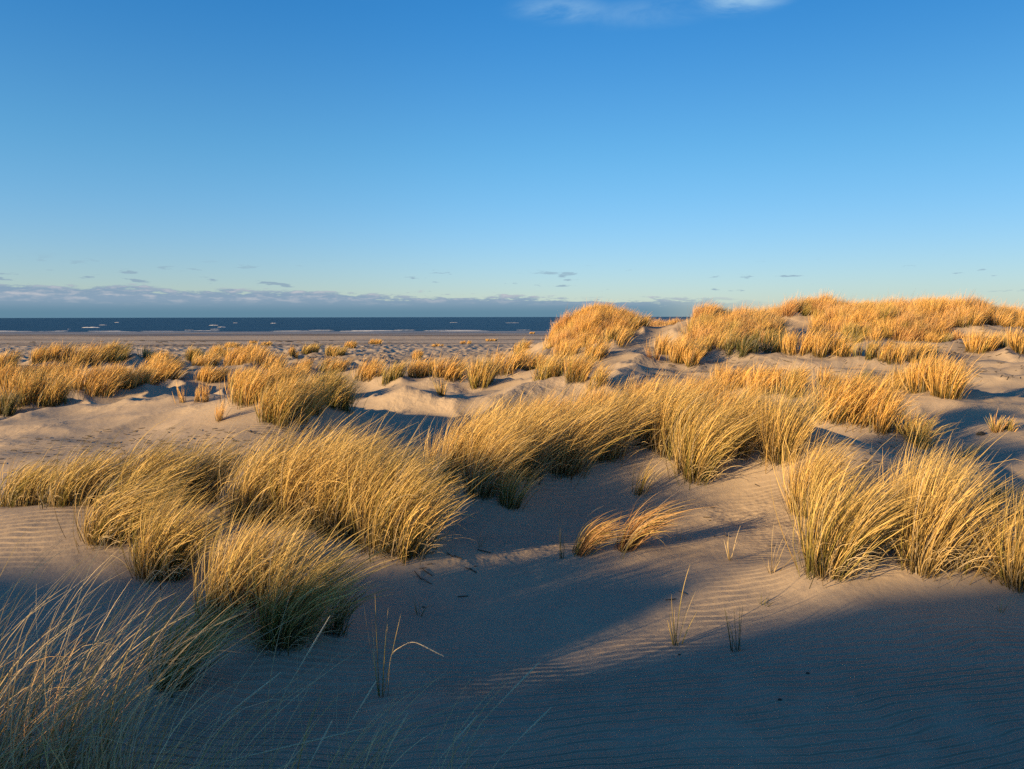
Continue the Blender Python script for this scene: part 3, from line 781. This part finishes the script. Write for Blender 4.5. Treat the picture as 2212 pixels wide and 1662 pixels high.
# ------------------------------------------------------------------ sky, sun, camera
def build_world():
    w = bpy.data.worlds.new('World'); SCN.world = w; w.use_nodes = True
    nt = w.node_tree; nt.nodes.clear(); N = NT(nt)
    sky = N.n('ShaderNodeTexSky', sky_type='NISHITA', sun_disc=False)
    sky.sun_elevation = math.radians(SUN_EL)
    sky.sun_rotation = math.atan2(-SUN_AZ[0], -SUN_AZ[1]) % (2 * math.pi)
    sky.altitude = 0; sky.air_density = 1.0; sky.dust_density = 0.15; sky.ozone_density = 4.0
    c = sky.outputs[0]
    g = N.n('ShaderNodeTexCoord').outputs['Generated']
    sp = N.n('ShaderNodeSeparateXYZ', {0: g}); X, Y, Z = sp.outputs
    az = N.m('ARCTAN2', X, Y); el = N.m('ARCSINE', Z)
    azd = N.m('MULTIPLY', az, 180 / math.pi); eld = N.m('MULTIPLY', el, 180 / math.pi)
    tint = N.mix(N.ss(eld, 2.0, 13.0), rgb(.90, .93, 1.09), rgb(.68, 1.02, 1.09))
    tint = N.mix(N.ss(eld, 9.0, 24.0), tint, rgb(.31, .90, 1.18))
    tint = N.mix(N.ss(eld, 24.0, 60.0), tint, rgb(.36, .60, .74))
    side = N.m('MULTIPLY', N.ss(azd, -8, 36), N.m('SUBTRACT', 1.0, N.ss(azd, 60, 120)))
    side = N.m('MULTIPLY_ADD', side, -.27, 1.0)
    tint = N.mix(1.0, tint, N.n('ShaderNodeCombineColor', {0: side, 1: side, 2: side}).outputs[0], 'MULTIPLY')
    c = N.mix(1.0, c, tint, 'MULTIPLY')
    # low bank of stratocumulus over the sea, thinning out to the right
    v1 = N.n('ShaderNodeCombineXYZ', {0: N.m('MULTIPLY', azd, .16), 1: N.m('MULTIPLY', eld, 1.1), 2: 0.0}).outputs[0]
    v2 = N.n('ShaderNodeCombineXYZ', {0: N.m('MULTIPLY', azd, .62), 1: N.m('MULTIPLY', eld, 2.9), 2: 3.0}).outputs[0]
    n1 = N.noise(v1, 1.0, 5, .6); n2 = N.noise(v2, 1.0, 5, .62)
    top = N.n('ShaderNodeMapRange', {0: azd, 1: -34.0, 2: 18.0, 3: 2.25, 4: 1.15}).outputs[0]
    edge = N.m('ADD', top, N.m('MULTIPLY', N.m('SUBTRACT', n1, .5), 1.5)); edge = N.m('ADD', edge, N.m('MULTIPLY', N.m('SUBTRACT', n2, .5), 1.9))
    bank = N.ss(N.m('SUBTRACT', edge, eld), -.02, .28)
    bank = N.m('MULTIPLY', bank, N.m('SUBTRACT', 1.0, N.ss(azd, 8, 21)))
    lit = N.ss(N.m('ADD', N.m('MULTIPLY', n2, 1.2), N.m('MULTIPLY', n1, .3)), .70, .98)
    lit = N.m('MULTIPLY', lit, N.ss(eld, .7, 1.6))
    cl = N.mix(N.ss(eld, .25, 1.35), rgb(*CL_LOW), rgb(*CL_MID))
    cl = N.mix(lit, cl, rgb(*CL_LIT))
    c = N.mix(N.m('MULTIPLY', bank, .93), c, cl)
    # small flat cloudlets just above the bank
    v3 = N.n('ShaderNodeCombineXYZ', {0: N.m('MULTIPLY', azd, .40), 1: N.m('MULTIPLY', eld, 2.3), 2: 9.0}).outputs[0]
    n3 = N.noise(v3, 1.0, 4, .55)
    lets = N.ss(N.m('ADD', N.m('MULTIPLY_ADD', N.m('SUBTRACT', 1.0, N.ss(azd, -26, -10)), .05, n3), N.m('MULTIPLY', N.m('SUBTRACT', N.noise(N.scale(v3, (.35, .35, 1)), 1.0, 1), .5), .35)), .635, .70)
    lets = N.m('MULTIPLY', lets, N.m('MULTIPLY', N.ss(eld, 1.2, 1.9), N.m('SUBTRACT', 1.0, N.ss(eld, 2.6, 4.2))))
    c = N.mix(N.m('MULTIPLY', lets, .75), c, rgb(*CL_LET))
    # wisps of cirrus high up
    v4 = N.n('ShaderNodeCombineXYZ', {0: N.m('MULTIPLY', azd, .13), 1: N.m('MULTIPLY', eld, .40), 2: 2.7}).outputs[0]
    n4 = N.noise(v4, 1.0, 6, .62, .5)
    def blob(a, e, ra, re, k):
        d = N.m('SQRT', N.m('ADD', N.m('POWER', N.m('DIVIDE', N.m('SUBTRACT', azd, a), ra), 2.0), N.m('POWER', N.m('DIVIDE', N.m('SUBTRACT', eld, e), re), 2.0)))
        return N.m('MULTIPLY', N.m('SUBTRACT', 1.0, N.ss(d, .15, 1.0)), k)
    cz = N.m('ADD', blob(16.2, 20.9, 4.2, 1.5, .75), N.m('ADD', blob(3.2, 20.9, 4.5, 1.2, .32), N.m('ADD', blob(9.5, 20.4, 8.0, 1.2, .18), blob(-10.5, 22.0, 4.0, 1.0, .28))))
    cz = N.m('MULTIPLY', cz, N.ss(n4, .36, .66))
    c = N.mix(cz, c, rgb(*CL_CIR))
    bg = N.n('ShaderNodeBackground', {'Color': c, 'Strength': SKY_STRENGTH})
    N.n('ShaderNodeOutputWorld', {0: bg.outputs[0]})

SKY_STRENGTH = .093
SUN_STRENGTH = 5.0
EXPOSURE = 1.05
_q = 1.0 / SKY_STRENGTH * 2 ** -EXPOSURE      # cloud colours as seen, brought to the sky's own units
CL_LOW = [x * _q for x in (.10, .235, .35)]
CL_MID = [x * _q for x in (.235, .345, .475)]
CL_LIT = [x * _q for x in (.50, .52, .58)]
CL_LET = [x * _q for x in (.25, .36, .48)]
CL_CIR = [x * _q for x in (.42, .66, .85)]
build_world()

sun = bpy.data.lights.new('Sun', 'SUN'); sun.energy = SUN_STRENGTH; sun.angle = math.radians(.9); sun.color = (1.0, .68, .32)
so = bpy.data.objects.new('Sun', sun); COL.objects.link(so)
from mathutils import Vector
e = math.radians(SUN_EL); q = math.hypot(*SUN_AZ)
dv = Vector((SUN_AZ[0] / q * math.cos(e), SUN_AZ[1] / q * math.cos(e), -math.sin(e)))
so.rotation_euler = dv.to_track_quat('-Z', 'Y').to_euler(); so.location = (-20, -15, 20)

cam = bpy.data.cameras.new('Camera'); co = bpy.data.objects.new('Camera', cam); COL.objects.link(co)
cam.sensor_width = 36; cam.lens = 36 * F / 2212; cam.clip_start = .05; cam.clip_end = 60000
co.location = EYE; co.rotation_euler = (math.pi / 2 - PITCH, math.radians(.1), 0)
SCN.camera = co
SCN.view_settings.view_transform = 'Standard'; SCN.view_settings.look = 'None'
SCN.view_settings.exposure = EXPOSURE; SCN.view_settings.gamma = 1.0
SCN.render.engine = 'CYCLES'
SCN.cycles.max_bounces = 6; SCN.cycles.diffuse_bounces = 3; SCN.cycles.transmission_bounces = 3; SCN.cycles.glossy_bounces = 2
SCN.cycles.use_denoising = False
